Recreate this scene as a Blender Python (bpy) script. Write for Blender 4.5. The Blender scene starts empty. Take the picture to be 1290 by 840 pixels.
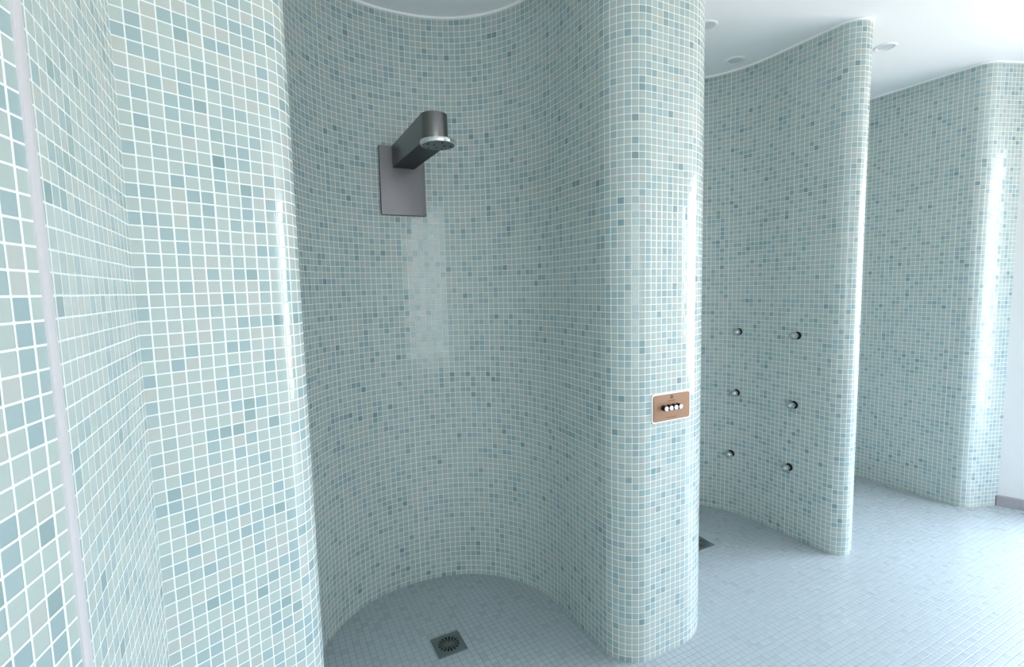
import bpy, bmesh, math
from mathutils import Vector, Matrix

S = bpy.context.scene
C = S.collection
PI = math.pi

# ------------------------------------------------------------------ room data
# X runs along the row of shower bays, Y into the bays, Z up, metres.
CEIL = 2.32
TILE = 0.022
CAM = Vector((-0.9712, -1.3829, 1.25))

# ------------------------------------------------------------------ materials
class NT:
    def __init__(self, name):
        self.m = bpy.data.materials.new(name)
        self.m.use_nodes = True
        self.t = self.m.node_tree
        self.t.nodes.clear()
        self.out = self.t.nodes.new('ShaderNodeOutputMaterial')
        self.b = self.t.nodes.new('ShaderNodeBsdfPrincipled')
        self.t.links.new(self.b.outputs[0], self.out.inputs[0])
    def n(self, kind, **kw):
        nd = self.t.nodes.new(kind)
        for k, v in kw.items():
            setattr(nd, k, v)
        return nd
    def l(self, a, b):
        self.t.links.new(a, b)
    def math(self, op, a, b=None, c=None):
        nd = self.n('ShaderNodeMath', operation=op)
        for i, v in enumerate((a, b, c)):
            if v is None:
                continue
            if isinstance(v, (int, float)):
                nd.inputs[i].default_value = v
            else:
                self.l(v, nd.inputs[i])
        return nd.outputs[0]
    def mix(self, fac, a, b):
        nd = self.n('ShaderNodeMix', data_type='RGBA')
        for sock, v in ((nd.inputs[0], fac), (nd.inputs[6], a), (nd.inputs[7], b)):
            if isinstance(v, (int, float)):
                sock.default_value = v
            elif isinstance(v, tuple):
                sock.default_value = (*v, 1)
            else:
                self.l(v, sock)
        return nd.outputs[2]


def plain(name, col, rough=0.5, metal=0.0, noise=0.03, scale=40, bump=0.0, spec=0.5):
    k = NT(name)
    tc = k.n('ShaderNodeTexCoord')
    nz = k.n('ShaderNodeTexNoise')
    nz.inputs['Scale'].default_value = scale
    nz.inputs['Detail'].default_value = 3
    k.l(tc.outputs['Object'], nz.inputs['Vector'])
    lo = tuple(c * (1 - noise) for c in col)
    hi = tuple(min(1, c * (1 + noise)) for c in col)
    k.l(k.mix(nz.outputs['Fac'], lo, hi), k.b.inputs['Base Color'])
    k.b.inputs['Roughness'].default_value = rough
    k.b.inputs['Metallic'].default_value = metal
    k.b.inputs['Specular IOR Level'].default_value = spec
    if bump:
        bp = k.n('ShaderNodeBump')
        bp.inputs['Strength'].default_value = 0.4
        bp.inputs['Distance'].default_value = bump
        k.l(nz.outputs['Fac'], bp.inputs['Height'])
        k.l(bp.outputs[0], k.b.inputs['Normal'])
    return k.m


def mosaic(name, stops, grout, gap, rough, rough_var, tilt, spec=0.5, streak=0.06, bumpd=0.0007, jit=0.0):
    """square glass mosaic from UVs in metres"""
    k = NT(name)
    uv = k.n('ShaderNodeUVMap')
    sx = k.n('ShaderNodeSeparateXYZ')
    k.l(uv.outputs[0], sx.inputs[0])
    u = k.math('DIVIDE', sx.outputs[0], TILE)
    v = k.math('DIVIDE', sx.outputs[1], TILE)
    if jit:   # hand-laid wander of the joints
        nz = k.n('ShaderNodeTexNoise')
        nz.inputs['Scale'].default_value = 9
        nz.inputs['Detail'].default_value = 1
        k.l(uv.outputs[0], nz.inputs['Vector'])
        sc = k.n('ShaderNodeSeparateColor')
        k.l(nz.outputs['Color'], sc.inputs[0])
        u = k.math('ADD', u, k.math('MULTIPLY', k.math('SUBTRACT', sc.outputs[0], 0.5), jit))
        v = k.math('ADD', v, k.math('MULTIPLY', k.math('SUBTRACT', sc.outputs[1], 0.5), jit))
    cu, cv = k.math('FLOOR', u), k.math('FLOOR', v)
    fu, fv = k.math('SUBTRACT', k.math('FRACT', u), 0.5), k.math('SUBTRACT', k.math('FRACT', v), 0.5)
    # a mosaic sheet is 15 tiles: its edge joint is a little wider
    au, av = k.math('ABSOLUTE', fu), k.math('ABSOLUTE', fv)
    half = 0.5 - gap / TILE / 2
    r = 0.06
    qu = k.math('MAXIMUM', k.math('SUBTRACT', au, half - r), 0.0)
    qv = k.math('MAXIMUM', k.math('SUBTRACT', av, half - r), 0.0)
    d = k.math('SUBTRACT', k.math('SQRT', k.math('ADD', k.math('MULTIPLY', qu, qu), k.math('MULTIPLY', qv, qv))), r)
    # sheet edge: cells 0 and 14 of 15 shrink on the outer side
    mu = k.math('MODULO', k.math('ADD', k.math('ADD', u, 0.5), 1500.0), 15.0)
    sheet = k.math('LESS_THAN', k.math('ABSOLUTE', k.math('SUBTRACT', mu, 0.5)), gap / TILE * 0.72)
    mr = k.n('ShaderNodeMapRange', interpolation_type='SMOOTHSTEP')
    mr.inputs['From Min'].default_value = -0.014
    mr.inputs['From Max'].default_value = 0.014
    k.l(d, mr.inputs['Value'])
    g = k.math('MAXIMUM', mr.outputs[0], sheet)
    cell = k.n('ShaderNodeCombineXYZ')
    k.l(cu, cell.inputs[0]); k.l(cv, cell.inputs[1])
    wn = k.n('ShaderNodeTexWhiteNoise', noise_dimensions='3D')
    k.l(cell.outputs[0], wn.inputs['Vector'])
    ramp = k.n('ShaderNodeValToRGB')
    ramp.color_ramp.interpolation = 'CONSTANT'
    els = ramp.color_ramp.elements
    while len(els) < len(stops):
        els.new(0.5)
    for e, (p, c) in zip(els, stops):
        e.position = p
        e.color = (*c, 1)
    k.l(wn.outputs['Value'], ramp.inputs[0])
    # small per-tile shade and faint cloudiness inside the glass
    wc = k.n('ShaderNodeSeparateColor')
    k.l(wn.outputs['Color'], wc.inputs[0])
    nz2 = k.n('ShaderNodeTexNoise')
    nz2.inputs['Scale'].default_value = 260
    nz2.inputs['Detail'].default_value = 2
    k.l(uv.outputs[0], nz2.inputs['Vector'])
    sh = k.math('ADD', k.math('MULTIPLY', wc.outputs[0], streak), k.math('MULTIPLY', nz2.outputs['Fac'], streak))
    sh = k.math('ADD', sh, 1.0 - streak)
    sv = k.n('ShaderNodeVectorMath', operation='SCALE')
    k.l(ramp.outputs[0], sv.inputs[0]); k.l(sh, sv.inputs['Scale'])
    k.l(k.mix(g, sv.outputs[0], grout), k.b.inputs['Base Color'])
    ro = k.math('ADD', k.math('MULTIPLY', wc.outputs[1], rough_var), rough)
    k.l(k.math('ADD', k.math('MULTIPLY', g, k.math('SUBTRACT', 0.7, ro)), ro), k.b.inputs['Roughness'])
    k.b.inputs['Specular IOR Level'].default_value = spec
    # each tile sits at a slightly different angle, and its edge is rounded down to the joint
    ge = k.n('ShaderNodeNewGeometry')
    tv = k.n('ShaderNodeVectorMath', operation='SUBTRACT')
    k.l(wn.outputs['Color'], tv.inputs[0]); tv.inputs[1].default_value = (0.5, 0.5, 0.5)
    ts = k.n('ShaderNodeVectorMath', operation='SCALE')
    k.l(tv.outputs[0], ts.inputs[0]); ts.inputs['Scale'].default_value = tilt
    ta = k.n('ShaderNodeVectorMath', operation='ADD')
    k.l(ge.outputs['Normal'], ta.inputs[0]); k.l(ts.outputs[0], ta.inputs[1])
    tn = k.n('ShaderNodeVectorMath', operation='NORMALIZE')
    k.l(ta.outputs[0], tn.inputs[0])
    hm = k.n('ShaderNodeMapRange', interpolation_type='SMOOTHSTEP')
    hm.inputs['From Min'].default_value = -0.05
    hm.inputs['From Max'].default_value = 0.03
    hm.inputs['To Min'].default_value = 1.0
    hm.inputs['To Max'].default_value = 0.0
    k.l(d, hm.inputs['Value'])
    bp = k.n('ShaderNodeBump')
    bp.inputs['Strength'].default_value = 0.5
    bp.inputs['Distance'].default_value = bumpd
    k.l(hm.outputs[0], bp.inputs['Height'])
    k.l(tn.outputs[0], bp.inputs['Normal'])
    k.l(bp.outputs[0], k.b.inputs['Normal'])
    return k.m


WALL_STOPS = [(0.0, (.375, .445, .420)), (.34, (.395, .43, .405)), (.50, (.37, .435, .415)),
              (.63, (.325, .40, .392)), (.77, (.285, .375, .378)), (.885, (.265, .355, .366)),
              (.95, (.235, .322, .32)), (.985, (.19, .272, .278))]
FLOOR_STOPS = [(0.0, (.358, .416, .445)), (.5, (.364, .422, .450)), (.75, (.352, .410, .440)), (.95, (.337, .396, .428))]
M_WALL = mosaic('glass_mosaic', WALL_STOPS, (.655, .70, .685), .0021, .07, .10, .035, jit=.10)
M_FLOOR = mosaic('floor_mosaic', FLOOR_STOPS, (.25, .295, .31), .0022, .26, .12, .03, streak=.03, jit=.08)
M_CEIL = plain('ceiling_paint', (.80, .81, .81), .8, noise=.008, scale=3)
M_WHITE = plain('white_paint', (.68, .69, .69), .6, noise=.008, scale=6)
M_PLASTER = plain('grey_plaster', (.33, .34, .34), .8, noise=.01, scale=6)
M_CAULK = plain('white_sealant', (.84, .84, .84), .6, noise=.01)
M_PROFILE = plain('white_joint_profile', (.50, .495, .51), .55, noise=.02)
M_SKIRT = plain('grey_skirting', (.33, .32, .35), .55, noise=.06)
M_GUN = plain('gunmetal', (.235, .228, .237), .55, 1.0, noise=.05, scale=300, bump=.00005)
M_GUNARM = plain('gunmetal_arm', (.20, .195, .20), .33, 1.0, noise=.05, scale=300, bump=.00005)
M_GUNDK = plain('plate_side_shade', (.03, .03, .032), .45, .3)  # shade on the shower plate's sides, put into the colour
M_CHROME = plain('chrome', (.82, .82, .83), .10, 1.0, noise=.01)
M_STEELDK = plain('dark_steel', (.15, .185, .185), .42, .6, noise=.08, scale=120)
M_BLACK = plain('black_rubber_and_shade', (.008, .008, .01), .6, spec=.2)  # rubber black, also paints the button side reflection and drain shade
M_SPRAY = plain('spray_face_grey', (.05, .065, .07), .35)
M_UNDER = plain('underside_with_shade', (.018, .022, .024), .5, spec=.3)  # dark underside tone deepened with painted shade
M_JET = plain('dark_chrome', (.50, .53, .55), .16, 1.0, noise=.02)
M_COPPER = plain('brushed_copper', (.31, .172, .10), .42, .35, noise=.06, scale=90)
M_PEARL = plain('white_button', (.88, .87, .85), .25)
M_ENGRAVE = plain('engraved_brown', (.04, .022, .015), .6)
M_ENGRAVE2 = plain('engraved_faint', (.13, .07, .05), .6)
M_LENS = plain('downlight_lens', (.58, .60, .61), .3)
M_RING = plain('downlight_ring', (.74, .75, .76), .35)
kf = NT('glowing_fill_pane')  # self-glowing surface added for fill light
kf.b.inputs['Base Color'].default_value = (.8, .82, .83, 1)
kf.b.inputs['Emission Color'].default_value = (.95, .98, 1.0, 1)
kf.b.inputs['Emission Strength'].default_value = 2.8
M_FILL = kf.m
M_ALU = plain('white_window_frame', (.7, .72, .73), .4)

# ------------------------------------------------------------------ helpers
def link(name, bm, mat, parent=None, smooth=False, uv=False):
    me = bpy.data.meshes.new(name)
    bm.normal_update()
    bm.to_mesh(me); bm.free()
    me.materials.append(mat)
    if smooth:
        for p in me.polygons:
            p.use_smooth = True
    o = bpy.data.objects.new(name, me)
    C.objects.link(o)
    if parent is not None:
        o.parent = parent
    return o

def smooth_by_angle(o, deg=35):
    me = o.data
    for p in me.polygons:
        p.use_smooth = True
    bm = bmesh.new(); bm.from_mesh(me)
    for e in bm.edges:
        if len(e.link_faces) == 2 and e.calc_face_angle(0) > math.radians(deg):
            e.smooth = False
    bm.to_mesh(me); bm.free()
    return o

def structure(o):
    o['kind'] = 'structure'
    return o

def thing(name, loc, label, cat, group=None, rot=None):
    o = bpy.data.objects.new(name, None)
    o.empty_display_size = 0.05
    C.objects.link(o)
    o.location = loc
    if rot is not None:
        o.rotation_euler = rot
    o['label'] = label
    o['category'] = cat
    if group:
        o['group'] = group
    return o

def box(bm, lo, hi):
    vs = [bm.verts.new((x, y, z)) for z in (lo[2], hi[2]) for y in (lo[1], hi[1]) for x in (lo[0], hi[0])]
    for f in ((0, 2, 3, 1), (4, 5, 7, 6), (0, 1, 5, 4), (2, 6, 7, 3), (0, 4, 6, 2), (1, 3, 7, 5)):
        bm.faces.new([vs[i] for i in f])
    return vs

def bevel(bm, w, seg=2):
    bmesh.ops.bevel(bm, geom=list(bm.edges), offset=w, segments=seg, profile=.6, affect='EDGES', clamp_overlap=True)

def prism(bm, pts, z0, z1, axis='z'):
    """closed outline pts (2-D) extruded from z0 to z1 along axis"""
    def P(p, z):
        if axis == 'z':
            return (p[0], p[1], z)
        return (p[0], z, p[1])          # outline in x,z, thickness along y
    lo = [bm.verts.new(P(p, z0)) for p in pts]
    hi = [bm.verts.new(P(p, z1)) for p in pts]
    n = len(pts)
    bm.faces.new(lo[::-1]); bm.faces.new(hi)
    for i in range(n):
        bm.faces.new((lo[i], lo[(i + 1) % n], hi[(i + 1) % n], hi[i]))
    bmesh.ops.recalc_face_normals(bm, faces=list(bm.faces))

def lathe(bm, prof, seg=32, axis='z'):
    """prof: list of (radius, height)"""
    rings = []
    for r, h in prof:
        if r < 1e-6:
            ring = [bm.verts.new((0, 0, h) if axis == 'z' else (0, -h, 0))]
        else:
            ring = []
            for i in range(seg):
                a = 2 * PI * i / seg
                if axis == 'z':
                    ring.append(bm.verts.new((r * math.cos(a), r * math.sin(a), h)))
                else:                    # axis towards -Y
                    ring.append(bm.verts.new((r * math.cos(a), -h, r * math.sin(a))))
        rings.append(ring)
    for A, B in zip(rings, rings[1:]):
        for i in range(seg):
            j = (i + 1) % seg
            if len(A) == 1 and len(B) == 1:
                continue
            if len(A) == 1:
                bm.faces.new((A[0], B[i], B[j]))
            elif len(B) == 1:
                bm.faces.new((A[i], A[j], B[0]))
            else:
                bm.faces.new((A[i], A[j], B[j], B[i]))
    bmesh.ops.recalc_face_normals(bm, faces=list(bm.faces))

def rounded_rect(w, h, r, seg=6, cx=0, cz=0):
    pts = []
    for sx, sz, a0 in ((1, 1, 0), (-1, 1, 90), (-1, -1, 180), (1, -1, 270)):
        for i in range(seg + 1):
            a = math.radians(a0 + 90 * i / seg)
            pts.append((cx + sx * (w / 2 - r) + r * math.cos(a), cz + sz * (h / 2 - r) + r * math.sin(a)))
    return pts

# ------------------------------------------------------------------ wall outlines
def fillet(prev, corner, nxt, r, n=18):
    p, c, q = Vector(prev), Vector(corner), Vector(nxt)
    d1, d2 = (c - p).normalized(), (q - c).normalized()
    turn = d1.angle(d2)
    t = r * math.tan(turn / 2)
    a = c - d1 * t
    side = 1 if d1.x * d2.y - d1.y * d2.x > 0 else -1
    nrm = Vector((-d1.y, d1.x)) * side
    ctr = a + nrm * r
    out = []
    for i in range(n + 1):
        ang = side * turn * i / n
        v = a - ctr
        out.append(ctr + Vector((v.x * math.cos(ang) - v.y * math.sin(ang), v.x * math.sin(ang) + v.y * math.cos(ang))))
    return out

def bay(cx, cy, ra, rb, n=2.15, steps=72):
    """back of a bay, from its left side over the back to its right side"""
    pts = []
    for i in range(steps + 1):
        t = PI - PI * i / steps
        c, s = math.cos(t), math.sin(t)
        pts.append(Vector((cx + ra * math.copysign(abs(c) ** (2 / n), c), cy + rb * abs(s) ** (2 / n))))
    return pts

# bay centres / radii
B1 = (-.4465, .15, .4505, .462)
B2 = (.873, .235, .403, .462)
B3 = (1.8845, .31, .4625, .462)
CORNER = (-1.149, -.402)
path = [Vector(CORNER)]
path += fillet(CORNER, (-.893, -.288), (-.897, .15), .085)
path += bay(*B1)
path += fillet((.004, .15), (.005, -.195), (.3, -.195), .105, 22)
path += fillet((.15, -.195), (.47, -.195), (.47, .3), .22, 26)
path += bay(*B2)
path += fillet((1.276, .2), (1.276, -.137), (1.36, -.137), .0725)
path += fillet((1.34, -.137), (1.422, -.137), (1.422, .2), .0725)
path += bay(*B3)
END0 = Vector((2.557, -.236))
path += fillet((2.347, .2), (2.347, -.165), END0, .075)
path.append(END0)

def clean(pts, eps=.0008, maxlen=.05):
    out = [pts[0]]
    for p in pts[1:]:
        L = (p - out[-1]).length
        if L < eps:
            continue
        if L > maxlen:
            n = int(L / maxlen) + 1
            a = out[-1]
            for i in range(1, n):
                out.append(a.lerp(p, i / n))
        out.append(p)
    return out
path = clean(path)

def tiled_wall(name, pts, u0=0.0, v0=-.020):
    bm = bmesh.new()
    uvl = bm.loops.layers.uv.new('UVMap')
    s = [0.0]
    for a, b in zip(pts, pts[1:]):
        s.append(s[-1] + (b - a).length)
    zs = [0, .58, 1.16, 1.74, CEIL]
    grid = [[bm.verts.new((p.x, p.y, z)) for z in zs] for p in pts]
    for i in range(len(pts) - 1):
        for j in range(len(zs) - 1):
            f = bm.faces.new((grid[i][j], grid[i + 1][j], grid[i + 1][j + 1], grid[i][j + 1]))
            for lp, (ii, jj) in zip(f.loops, ((i, j), (i + 1, j), (i + 1, j + 1), (i, j + 1))):
                lp[uvl].uv = (s[ii] + u0, zs[jj] + v0)
            f.smooth = True
    return structure(link(name, bm, M_WALL, smooth=True))

tiled_wall('wall_back', path, u0=TILE * 40 - .018)

# left wall: a straight tiled run to the corner, a white movement joint, then a splayed run
JOINT = Vector((-1.147, -.789))
front_y = -2.5
kd = Vector((-.221, -.975)).normalized()
far_left = JOINT + kd * ((JOINT.y - front_y) / -kd.y)
left_a = clean([far_left, JOINT], maxlen=.2)
left_b = clean([JOINT, Vector(CORNER)], maxlen=.2)
bmw = bmesh.new()
uvl = bmw.loops.layers.uv.new('UVMap')
for pts, u0 in ((left_a, 0.0172 - (JOINT - far_left).length + TILE * 150), (left_b, -.032 + TILE * 300 - .0006)):
    s = 0.0
    for a, b in zip(pts, pts[1:]):
        L = (b - a).length
        vs = [bmw.verts.new((a.x, a.y, 0)), bmw.verts.new((b.x, b.y, 0)), bmw.verts.new((b.x, b.y, CEIL)), bmw.verts.new((a.x, a.y, CEIL))]
        f = bmw.faces.new(vs)
        for lp, (uu, vv) in zip(f.loops, ((s, 0), (s + L, 0), (s + L, CEIL), (s, CEIL))):
            lp[uvl].uv = (uu + u0, vv - .020)
        s += L
structure(link('wall_left', bmw, M_WALL))

# the white joint profile in the left wall
bm = bmesh.new()
n1 = Vector((1, 0))
pr = [JOINT + Vector((-.002, -.001)), JOINT + Vector((.0018, -.001)), JOINT + Vector((.0026, .004)), JOINT + Vector((.0026, .016)),
      JOINT + Vector((.0016, .021)), JOINT + Vector((-.002, .021))]
prism(bm, [tuple(p) for p in pr], 0, CEIL)
structure(smooth_by_angle(link('trim_left', bm, M_PROFILE)))

# thin white sealant line along the top of the tiled wall
def ceiling_bead(name, pts, h=.009, t=.004):
    bm = bmesh.new()
    off = []
    for i, p in enumerate(pts):
        a = pts[max(i - 1, 0)]; b = pts[min(i + 1, len(pts) - 1)]
        d = (b - a).normalized()
        off.append(p + Vector((d.y, -d.x)) * t)
    rows = [[bm.verts.new((p.x, p.y, CEIL - h)), bm.verts.new((q.x, q.y, CEIL - h)), bm.verts.new((q.x, q.y, CEIL - .0005)), bm.verts.new((p.x, p.y, CEIL - .0005))]
            for p, q in zip(pts, off)]
    for A, B in zip(rows, rows[1:]):
        for i in range(4):
            j = (i + 1) % 4
            bm.faces.new((A[i], A[j], B[j], B[i]))
    bm.faces.new(rows[0][::-1]); bm.faces.new(rows[-1])
    bmesh.ops.recalc_face_normals(bm, faces=list(bm.faces))
    return structure(link(name, bm, M_CAULK))
ceiling_bead('trim_back', path)

# floor and ceiling
def slab(name, z, mat, down, thick=.12):
    bm = bmesh.new()
    uvl = bm.loops.layers.uv.new('UVMap')
    x0, x1, y0, y1 = -1.95, 3.95, front_y - .2, 1.1
    box(bm, (x0, y0, z - thick if not down else z), (x1, y1, z if not down else z + thick))
    for f in bm.faces:
        for lp in f.loops:
            lp[uvl].uv = (lp.vert.co.x + 5, lp.vert.co.y + 5)
    return structure(link(name, bm, mat))
slab('floor', 0, M_FLOOR, False)
slab('ceiling', CEIL, M_CEIL, True)

# end wall (white) with its window, and the wall behind the camera with a window and an added glowing pane
ED = Vector((.393, -.919)).normalized()
END1 = END0 + ED * ((END0.y - front_y) / -ED.y)

def window_wall(name, p0, p1, openings, thick=.18, mat=None):
    """white wall from p0 to p1 (room on its right side seen along p0->p1), with rectangular openings (t0, t1, z0, z1)"""
    bm = bmesh.new()
    d = (p1 - p0).normalized(); L = (p1 - p0).length
    out = Vector((-d.y, d.x))
    def blk(t0, t1, z0, z1):
        if t1 - t0 < 1e-4 or z1 - z0 < 1e-4:
            return
        vs = []
        for z in (z0, z1):
            for w in (0, thick):
                for t in (t0, t1):
                    q = p0 + d * t + out * w
                    vs.append(bm.verts.new((q.x, q.y, z)))
        for f in ((0, 2, 3, 1), (4, 5, 7, 6), (0, 1, 5, 4), (2, 6, 7, 3), (0, 4, 6, 2), (1, 3, 7, 5)):
            bm.faces.new([vs[i] for i in f])
    t = 0.0
    for (a, b, z0, z1) in openings:
        blk(t, a, 0, CEIL)
        blk(a, b, 0, z0)
        blk(a, b, z1, CEIL)
        t = b
    blk(t, L, 0, CEIL)
    bmesh.ops.recalc_face_normals(bm, faces=list(bm.faces))
    return structure(link(name, bm, mat or M_WHITE))

def window_frame(name, p0, p1, op, bars, thick=.18):
    d = (p1 - p0).normalized(); out = Vector((-d.y, d.x))
    a, b, z0, z1 = op
    bm = bmesh.new()
    def bar(t0, t1, y0, y1):
        vs = []
        for z in (y0, y1):
            for w in (thick * .45, thick * .45 + .05):
                for t in (t0, t1):
                    q = p0 + d * t + out * w
                    vs.append(bm.verts.new((q.x, q.y, z)))
        for f in ((0, 2, 3, 1), (4, 5, 7, 6), (0, 1, 5, 4), (2, 6, 7, 3), (0, 4, 6, 2), (1, 3, 7, 5)):
            bm.faces.new([vs[i] for i in f])
    w = .05
    bar(a, b, z0, z0 + w); bar(a, b, z1 - w, z1)
    for t in [a] + [a + (b - a) * i / bars - w / 2 for i in range(1, bars)] + [b - w]:
        bar(t, t + w, z0 + w, z1 - w)
    bmesh.ops.recalc_face_normals(bm, faces=list(bm.faces))
    return structure(link(name, bm, M_ALU))

def portal(name, p0, p1, op, thick=.18):
    d = (p1 - p0).normalized(); out = Vector((-d.y, d.x))
    a, b, z0, z1 = op
    li = bpy.data.lights.new(name, 'AREA')
    li.shape = 'RECTANGLE'
    li.size = b - a; li.size_y = z1 - z0
    li.cycles.is_portal = True
    o = bpy.data.objects.new(name, li)
    C.objects.link(o)
    q = p0 + d * (a + b) / 2 + out * (thick * .98)
    o.location = (q.x, q.y, (z0 + z1) / 2)
    o.rotation_euler = Vector((-out.x, -out.y, 0)).to_track_quat('-Z', 'Z').to_euler()
    return o

E_OP = (.34, 2.25, .30, 2.14)
window_wall('wall_right', END0, END1, [E_OP])
window_frame('window_1', END0, END1, E_OP, 2)
portal('daylight_portal', END0, END1, E_OP)

F0 = Vector((far_left.x - .2, front_y)); F1 = END1
FL = (F1 - F0).length
F_OP = (FL - 2.10, FL - .30, .45, 2.14)
G_OP = (.06, .62, .70, 2.08)
window_wall('wall_front', F1, F0, [G_OP, F_OP], mat=M_PLASTER)
window_frame('window_2', F1, F0, G_OP, 1)
portal('daylight_portal', F1, F0, G_OP)
window_frame('window_3', F1, F0, F_OP, 2)
# glowing pane added in this opening as soft fill light
bm = bmesh.new()
dF = (F0 - F1).normalized(); nF = Vector((-dF.y, dF.x))
qs = [F1 + dF * t + nF * .11 for t in (F_OP[0], F_OP[1])]
vs = [bm.verts.new((qs[i].x, qs[i].y, z)) for i, z in ((0, F_OP[2]), (1, F_OP[2]), (1, F_OP[3]), (0, F_OP[3]))]
bm.faces.new(vs)
pane = link('added_fill_glow', bm, M_FILL)
structure(pane)
pane.name = 'added_fill_pane'

# grey skirting along the white end wall
bm = bmesh.new()
o0, o1 = END0 - ED * .006, END0 + ED * (E_OP[0] - .01)
nrm = Vector((ED.y, -ED.x))
q = [o0 + nrm * .001, o0 + nrm * .013, o1 + nrm * .013, o1 + nrm * .001]
lo = [bm.verts.new((p.x, p.y, 0.0)) for p in q]
hi = [bm.verts.new((p.x, p.y, .058 if i in (0, 3) else .055)) for i, p in enumerate(q)]
bm.faces.new(lo[::-1]); bm.faces.new(hi)
for i in range(4):
    bm.faces.new((lo[i], lo[(i + 1) % 4], hi[(i + 1) % 4], hi[i]))
bmesh.ops.recalc_face_normals(bm, faces=list(bm.faces))
structure(link('baseboard_right', bm, M_SKIRT))

# ------------------------------------------------------------------ wall shower in the first bay
def wall_y(bayd, x, n=2.15):
    cx, cy, ra, rb = bayd
    return cy + rb * (1 - abs((x - cx) / ra) ** n) ** (1 / n)

SX = -.441
PLATE_F = .588          # front plane of the plate
sh = thing('wall_shower', (SX, PLATE_F + .014, 1.543),
           'dark grey metal wall shower on square plate in the nearest curved bay', 'shower')
bm = bmesh.new()
box(bm, (-.089, -.014, 0), (.089, -.008, .262))
bevel(bm, .0018)
smooth_by_angle(link('wall_plate', bm, M_GUN, sh))
bm = bmesh.new()
box(bm, (-.0885, -.0085, .0006), (.0885, .016, .2614))  # stands in for the plate's sides, their shade painted black
bevel(bm, .0012)
smooth_by_angle(link('plate_sides', bm, M_GUNDK, sh))['label'] = 'plate sides, their shade painted black'
# arm: a deep flat bar with a half-round end, flush with the top of the plate
bm = bmesh.new()
hw, y0, y1 = .0432, -.013, -.404
pts = [(-hw, y0), (-hw, y1)]
for i in range(1, 24):
    a = PI + PI * i / 24
    pts.append((hw * math.cos(a), y1 + hw * math.sin(a)))
pts += [(hw, y1), (hw, y0)]
prism(bm, [(x + .0035, y) for x, y in pts], .1735, .2625)
for v in bm.verts:                        # the underside rises slightly towards the wall
    if v.co.z < .2:
        v.co.z += .008 * (v.co.y - y1) / (y0 - y1)
edges = [e for e in bm.edges if abs(e.verts[0].co.z - e.verts[1].co.z) < .01]
bmesh.ops.bevel(bm, geom=edges, offset=.002, segments=2, profile=.6, affect='EDGES')
smooth_by_angle(link('arm', bm, M_GUNARM, sh))
bm = bmesh.new()  # thin sheet: dark underside, with shade painted into its black
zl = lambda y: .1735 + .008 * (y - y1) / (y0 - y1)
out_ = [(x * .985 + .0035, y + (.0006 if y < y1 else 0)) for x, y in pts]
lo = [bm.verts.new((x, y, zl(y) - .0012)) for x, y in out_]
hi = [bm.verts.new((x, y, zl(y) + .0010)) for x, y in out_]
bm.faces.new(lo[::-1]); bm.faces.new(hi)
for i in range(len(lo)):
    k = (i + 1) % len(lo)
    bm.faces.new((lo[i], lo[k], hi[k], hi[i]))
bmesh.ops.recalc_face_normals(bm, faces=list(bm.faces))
link('underside_shade', bm, M_UNDER, sh)['label'] = 'dark underside of the arm with shade painted in'
# spray head under the end of the arm
R = .0575
bm = bmesh.new()
lathe(bm, [(0, .0), (R - .004, .0), (R - .001, .001), (R, .0035), (R, .0105), (R - .0012, .0128), (R - .005, .0135), (0, .0135)], 48)
head = smooth_by_angle(link('spray_head', bm, M_CHROME, sh))
head['label'] = 'chrome spray head rim'
head.location = (.005, y1 - .030, .1600)
bm = bmesh.new()
lathe(bm, [(0, -.0012), (R - .0075, -.0012), (R - .006, .0004), (0, .0004)], 48)
face = link('spray_face', bm, M_SPRAY, head)
face['label'] = 'dark spray face'
for ring, cnt in ((.020, 6), (.038, 10)):
    for i in range(cnt):
        a = 2 * PI * (i + .5) / cnt
        bm = bmesh.new()
        lathe(bm, [(0, -.0035), (.0016, -.0035), (.0026, -.0022), (.0029, -.0010), (0, -.0010)], 12)
        z = link('nozzle', bm, M_BLACK if i % 2 else M_STEELDK, head)
        z.location = (ring * math.cos(a), ring * math.sin(a), 0)

# ------------------------------------------------------------------ push-button panel on the first pier
PC = (.2005, -.1965, .851)
cp = thing('control_panel', (PC[0], PC[1], PC[2]),
           'copper coloured push button plate on the rounded pier beside the first bay', 'control panel')
bm = bmesh.new()
prism(bm, rounded_rect(.1655, .0945, .010), -.002, .001, 'y')
smooth_by_angle(link('rim', bm, M_CAULK, cp))['label'] = 'white bedding edge'
bm = bmesh.new()
prism(bm, rounded_rect(.1565, .0855, .0075), -.0050, -.0005, 'y')
bmesh.ops.bevel(bm, geom=[e for e in bm.edges if abs(e.verts[0].co.y - e.verts[1].co.y) < 1e-6 and e.verts[0].co.y < -.004],
                offset=.0008, segments=2, affect='EDGES')
smooth_by_angle(link('plate', bm, M_COPPER, cp))
for i in range(4):
    bx = -.0385 + i * .0205
    bm = bmesh.new()
    lathe(bm, [(0, .004), (.0088, .004), (.0085, .0185), (.0078, .0195), (0, .0195)], 28, 'y')  # knob side painted black for its dark reflection
    bt = smooth_by_angle(link('button', bm, M_BLACK, cp))
    bt.location = (bx, 0, .001)
    bt['label'] = 'push button, dark reflection painted on its side'
    bm = bmesh.new()
    lathe(bm, [(.0070, .0188), (.0076, .0200), (.0074, .0215), (.0055, .0224), (0, .0227)], 28, 'y')
    smooth_by_angle(link('button_cap', bm, M_PEARL, bt))['label'] = 'white button cap'
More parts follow.
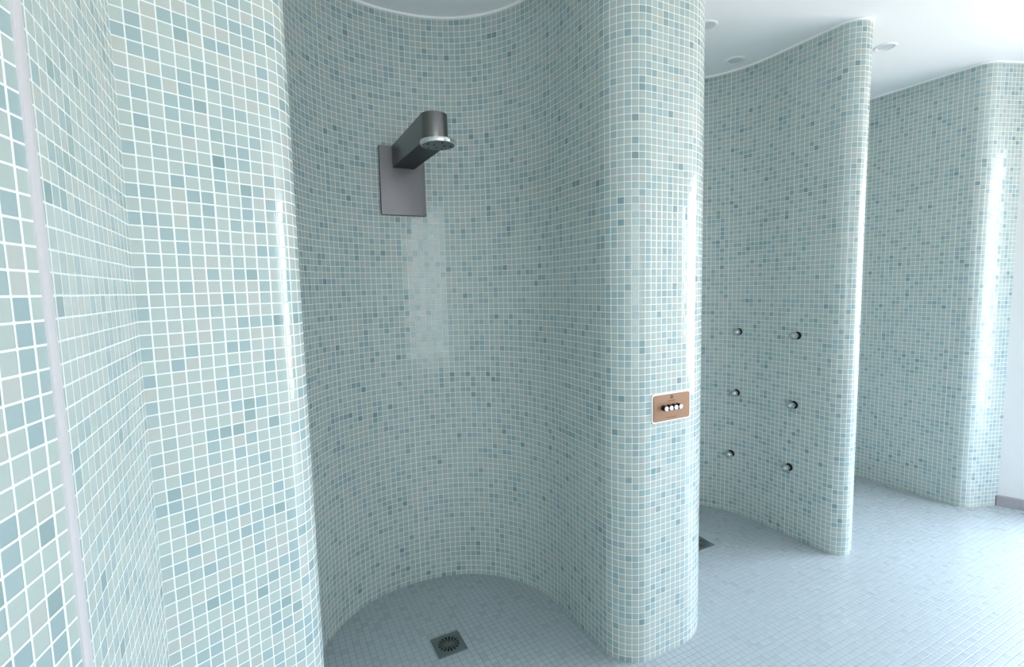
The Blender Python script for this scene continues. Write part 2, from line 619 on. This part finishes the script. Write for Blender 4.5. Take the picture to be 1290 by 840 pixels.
# emblem: an open lozenge
bm = bmesh.new()
def loz(r):
    return [(0, r), (-r * .95, 0), (0, -r), (r * .95, 0)]
o_, i_ = loz(.0068), loz(.0032)
for k in range(4):
    j = (k + 1) % 4
    prism(bm, [o_[k], o_[j], i_[j], i_[k]], -.0056, -.0046, 'y')
em = link('emblem', bm, M_ENGRAVE, cp)
em.location = (-.002, 0, .0335)
def fine_print(width, h, n, z, mat, seed):
    bm = bmesh.new()
    x = -width / 2
    st = width / n
    for i in range(n):
        k = (i * 7 + seed) % 5
        if k == 0 and 0 < i < n - 1:
            x += st; continue
        w = st * .72
        hh = h * (1 if k in (1, 3) else .72)
        box(bm, (x, -.0055, -h / 2), (x + w, -.0046, -h / 2 + hh))
        if k in (2, 4):
            box(bm, (x, -.0055, h * .3), (x + w, -.0046, h * .5))
        x += st
    o = link('lettering', bm, mat, cp)
    o.location = (-.003, 0, z)
    return o
fine_print(.034, .0026, 14, .0215, M_ENGRAVE2, 1)
fine_print(.048, .0022, 22, -.0330, M_ENGRAVE2, 3)

# ------------------------------------------------------------------ body jets on the partition of the second bay
def bay_right_x(bayd, y, n=2.15):
    cx, cy, ra, rb = bayd
    k = max(0.0, (y - cy) / rb)
    x = cx + ra * (1 - k ** n) ** (1 / n)
    e = .002
    k2 = max(0.0, (y + e - cy) / rb)
    x2 = cx + ra * (1 - k2 ** n) ** (1 / n)
    t = Vector((x2 - x, e)).normalized()
    return x, Vector((-t.y, t.x))          # wall point and its normal into the bay

def make_jet():
    o = thing('body_jet', (0, 0, 0), 'x', 'shower jet', 'chrome body jets on the partition wall')
    bm = bmesh.new()
    lathe(bm, [(0, -.002), (.0185, -.002), (.0185, .005), (.0172, .007), (.011, .0075)], 28, 'y')
    smooth_by_angle(link('flange', bm, M_BLACK, o))['label'] = 'black collar against the tiles'
    bm = bmesh.new()
    lathe(bm, [(.0135, .006), (.0135, .021), (.0150, .0225), (.0180, .0245), (.0185, .0270), (.0185, .0335), (.0172, .0355),
               (.0125, .0358), (.0115, .0335), (.0080, .0330), (0, .0330)], 36, 'y')
    smooth_by_angle(link('barrel', bm, M_JET, o))
    bm = bmesh.new()
    lathe(bm, [(.0085, .0325), (.0085, .0350), (.0070, .0362), (.0040, .0365), (.0032, .0345), (0, .0343)], 28, 'y')
    smooth_by_angle(link('nozzle', bm, M_CHROME, o))
    return o

def dup(root, loc, rot):
    r = root.copy(); C.objects.link(r)
    r.location = loc; r.rotation_euler = rot
    for ch in list(root.children):
        c = ch.copy(); C.objects.link(c); c.parent = r
        for g in ch.children:
            d = g.copy(); C.objects.link(d); d.parent = c
    return r

JETS = [(.394, .990, 'top jet of the left column'), (.087, .992, 'top jet of the right column, nearer the partition end'),
        (.400, .664, 'middle jet of the left column'), (.093, .658, 'middle jet of the right column'),
        (.422, .327, 'lowest jet of the left column, closest to the floor drain'), (.110, .346, 'lowest jet of the right column')]
LAB = ['chrome body jet on tiled partition, upper left of the six',
       'chrome body jet on tiled partition, upper right of the six',
       'chrome body jet on tiled partition, middle of the left column',
       'chrome body jet on tiled partition, middle of the right column',
       'chrome body jet on tiled partition, bottom left just above the floor drain',
       'chrome body jet on tiled partition, bottom right near the wall foot']
jet0 = make_jet()
for i, (y, z, _) in enumerate(JETS):
    x, nv = bay_right_x(B2, y)
    ang = math.atan2(nv.y, nv.x) + PI / 2         # local -Y must point along the normal
    j = jet0 if i == 0 else dup(jet0, (0, 0, 0), (0, 0, 0))
    j.location = (x, y, z)
    j.rotation_euler = (0, 0, ang)
    j['label'] = LAB[i]

# ------------------------------------------------------------------ floor drains
def make_drain(label):
    o = thing('floor_drain', (0, 0, 0), label, 'drain', 'square floor drains')
    hs, rr = .0515, .0375
    n = 64
    bm = bmesh.new()
    top_o, top_i, bot_o, bot_i = [], [], [], []
    for i in range(n):
        a = 2 * PI * i / n
        c, s = math.cos(a), math.sin(a)
        k = hs / max(abs(c), abs(s))
        for lst, r, z in ((top_o, k, .0042), (top_i, rr, .0042), (bot_o, k + .0008, 0), (bot_i, rr, .0012)):
            lst.append(bm.verts.new((r * c, r * s, z)))
    for i in range(n):
        j = (i + 1) % n
        bm.faces.new((top_o[i], top_o[j], top_i[j], top_i[i]))
        bm.faces.new((bot_o[i], bot_o[j], top_o[j], top_o[i]))
        bm.faces.new((top_i[i], top_i[j], bot_i[j], bot_i[i]))
    bmesh.ops.recalc_face_normals(bm, faces=list(bm.faces))
    link('frame', bm, M_STEELDK, o)
    bm = bmesh.new()
    lathe(bm, [(0, .0012), (rr + .0005, .0012), (rr + .0005, .0004), (0, .0004)], 40)  # flat black disc paints the shade of the drain hole
    link('drain_shade', bm, M_BLACK, o)['label'] = 'black disc painting the shade under the grate'
    # grate: hub and radial bars leaving dark slots, alternately long and short
    bm = bmesh.new()
    m = 16
    lathe(bm, [(0, .0012), (.0045, .0012), (.0045, .0042), (.0035, .0045), (0, .0045)], 24)
    for i in range(m):
        a = 2 * PI * (i + .5) / m
        c, s = math.cos(a), math.sin(a)
        r0, r1, w0, w1 = .003, rr + .0008, .0004, .0026
        prism(bm, [(r0 * c + w0 * s, r0 * s - w0 * c), (r1 * c + w1 * s, r1 * s - w1 * c),
                   (r1 * c - w1 * s, r1 * s + w1 * c), (r0 * c - w0 * s, r0 * s + w0 * c)], .0012, .0041)
        if i % 2:      # the web that shortens every other slot
            a0, a1 = 2 * PI * (i + .6) / m, 2 * PI * (i + 1.4) / m
            prism(bm, [(r * math.cos(t), r * math.sin(t)) for r, t in ((.004, a0), (.0125, a0), (.0125, a1), (.004, a1))], .0012, .0040)
    link('grate', bm, M_STEELDK, o)
    return o
d1 = make_drain('square dark steel floor drain in the middle of the nearest bay')
d1.location = (-.455, .194, 0)
d2 = dup(d1, (.838, .262, 0), (0, 0, 0))
d2['label'] = 'dark floor drain in the second bay, half hidden behind the rounded pier'

# ------------------------------------------------------------------ recessed ceiling spots
def make_spot():
    o = thing('ceiling_spot', (0, 0, CEIL), 'x', 'ceiling light', 'recessed ceiling spots')
    bm = bmesh.new()
    lathe(bm, [(.030, -.0005), (.033, -.0030), (.040, -.0052), (.0455, -.0042), (.048, -.0002), (.048, .002), (.030, .002)], 40)
    smooth_by_angle(link('ring', bm, M_RING, o), 60)
    bm = bmesh.new()
    lathe(bm, [(0, -.0012), (.012, -.0012), (.020, -.0008), (.0315, -.0003), (.0315, .001), (0, .001)], 40)
    smooth_by_angle(link('lens', bm, M_LENS, o), 60)['label'] = 'grey unlit lens'
    return o
s0 = make_spot()
for i, (x, y, lab) in enumerate(((1.158, .368, 'recessed ceiling spot above the six body jets in the second bay'),
                                 (1.694, -.019, 'recessed ceiling spot right of the partition end, above the third bay'),
                                 (.764, .191, 'recessed ceiling spot peeking out from behind the rounded pier'))):
    sp = s0 if i == 0 else dup(s0, (0, 0, 0), (0, 0, 0))
    sp.location = (x, y, CEIL)
    sp['label'] = lab

# ------------------------------------------------------------------ daylight
w = bpy.data.worlds.new('daylight')
S.world = w
w.use_nodes = True
nt = w.node_tree
nt.nodes.clear()
wo = nt.nodes.new('ShaderNodeOutputWorld')
bg = nt.nodes.new('ShaderNodeBackground')
tc = nt.nodes.new('ShaderNodeTexCoord')
sp_ = nt.nodes.new('ShaderNodeSeparateXYZ')
rp = nt.nodes.new('ShaderNodeValToRGB')
mp = nt.nodes.new('ShaderNodeMapRange')
nt.links.new(tc.outputs['Generated'], sp_.inputs[0])
mp.inputs['From Min'].default_value = -1; mp.inputs['From Max'].default_value = 1
nt.links.new(sp_.outputs[2], mp.inputs[0])
nt.links.new(mp.outputs[0], rp.inputs[0])
e = rp.color_ramp.elements
e[0].position = .0; e[0].color = (.50, .41, .31, 1)
e[1].position = .49; e[1].color = (.62, .52, .40, 1)
x = e.new(.51); x.color = (.79, .87, .99, 1)
x = e.new(1.0); x.color = (2.3, 2.62, 3.2, 1)
nt.links.new(rp.outputs[0], bg.inputs[0])
bg.inputs[1].default_value = 17.0
nt.links.new(bg.outputs[0], wo.inputs[0])

# ------------------------------------------------------------------ camera
f_px, pitch, roll = 625.0, .0932, -.0235
fw = Vector((.45001148 * math.cos(pitch), .89302277 * math.cos(pitch), -math.sin(pitch)))
r0 = Vector((.89302277, -.45001148, 0))
# right axis of the horizontal frame, then roll about the view axis
r0 = fw.cross(Vector((0, 0, 1))).normalized()
u0 = r0.cross(fw)
rr_ = r0 * math.cos(roll) + u0 * math.sin(roll)
uu_ = -r0 * math.sin(roll) + u0 * math.cos(roll)
cam = bpy.data.cameras.new('camera')
cam.sensor_fit = 'HORIZONTAL'; cam.sensor_width = 36
cam.lens = 36 * f_px / 1290
cam.clip_start = .02
co = bpy.data.objects.new('camera', cam)
C.objects.link(co)
m = Matrix((rr_, uu_, -fw)).transposed().to_4x4()
m.translation = CAM
co.matrix_world = m
S.camera = co

S.view_settings.view_transform = 'Standard'
S.view_settings.look = 'None'
S.view_settings.gamma = 1
S.view_settings.use_curve_mapping = False
S.view_settings.exposure = 0.13
S.cycles.max_bounces = 12
S.cycles.diffuse_bounces = 8
S.cycles.use_denoising = True
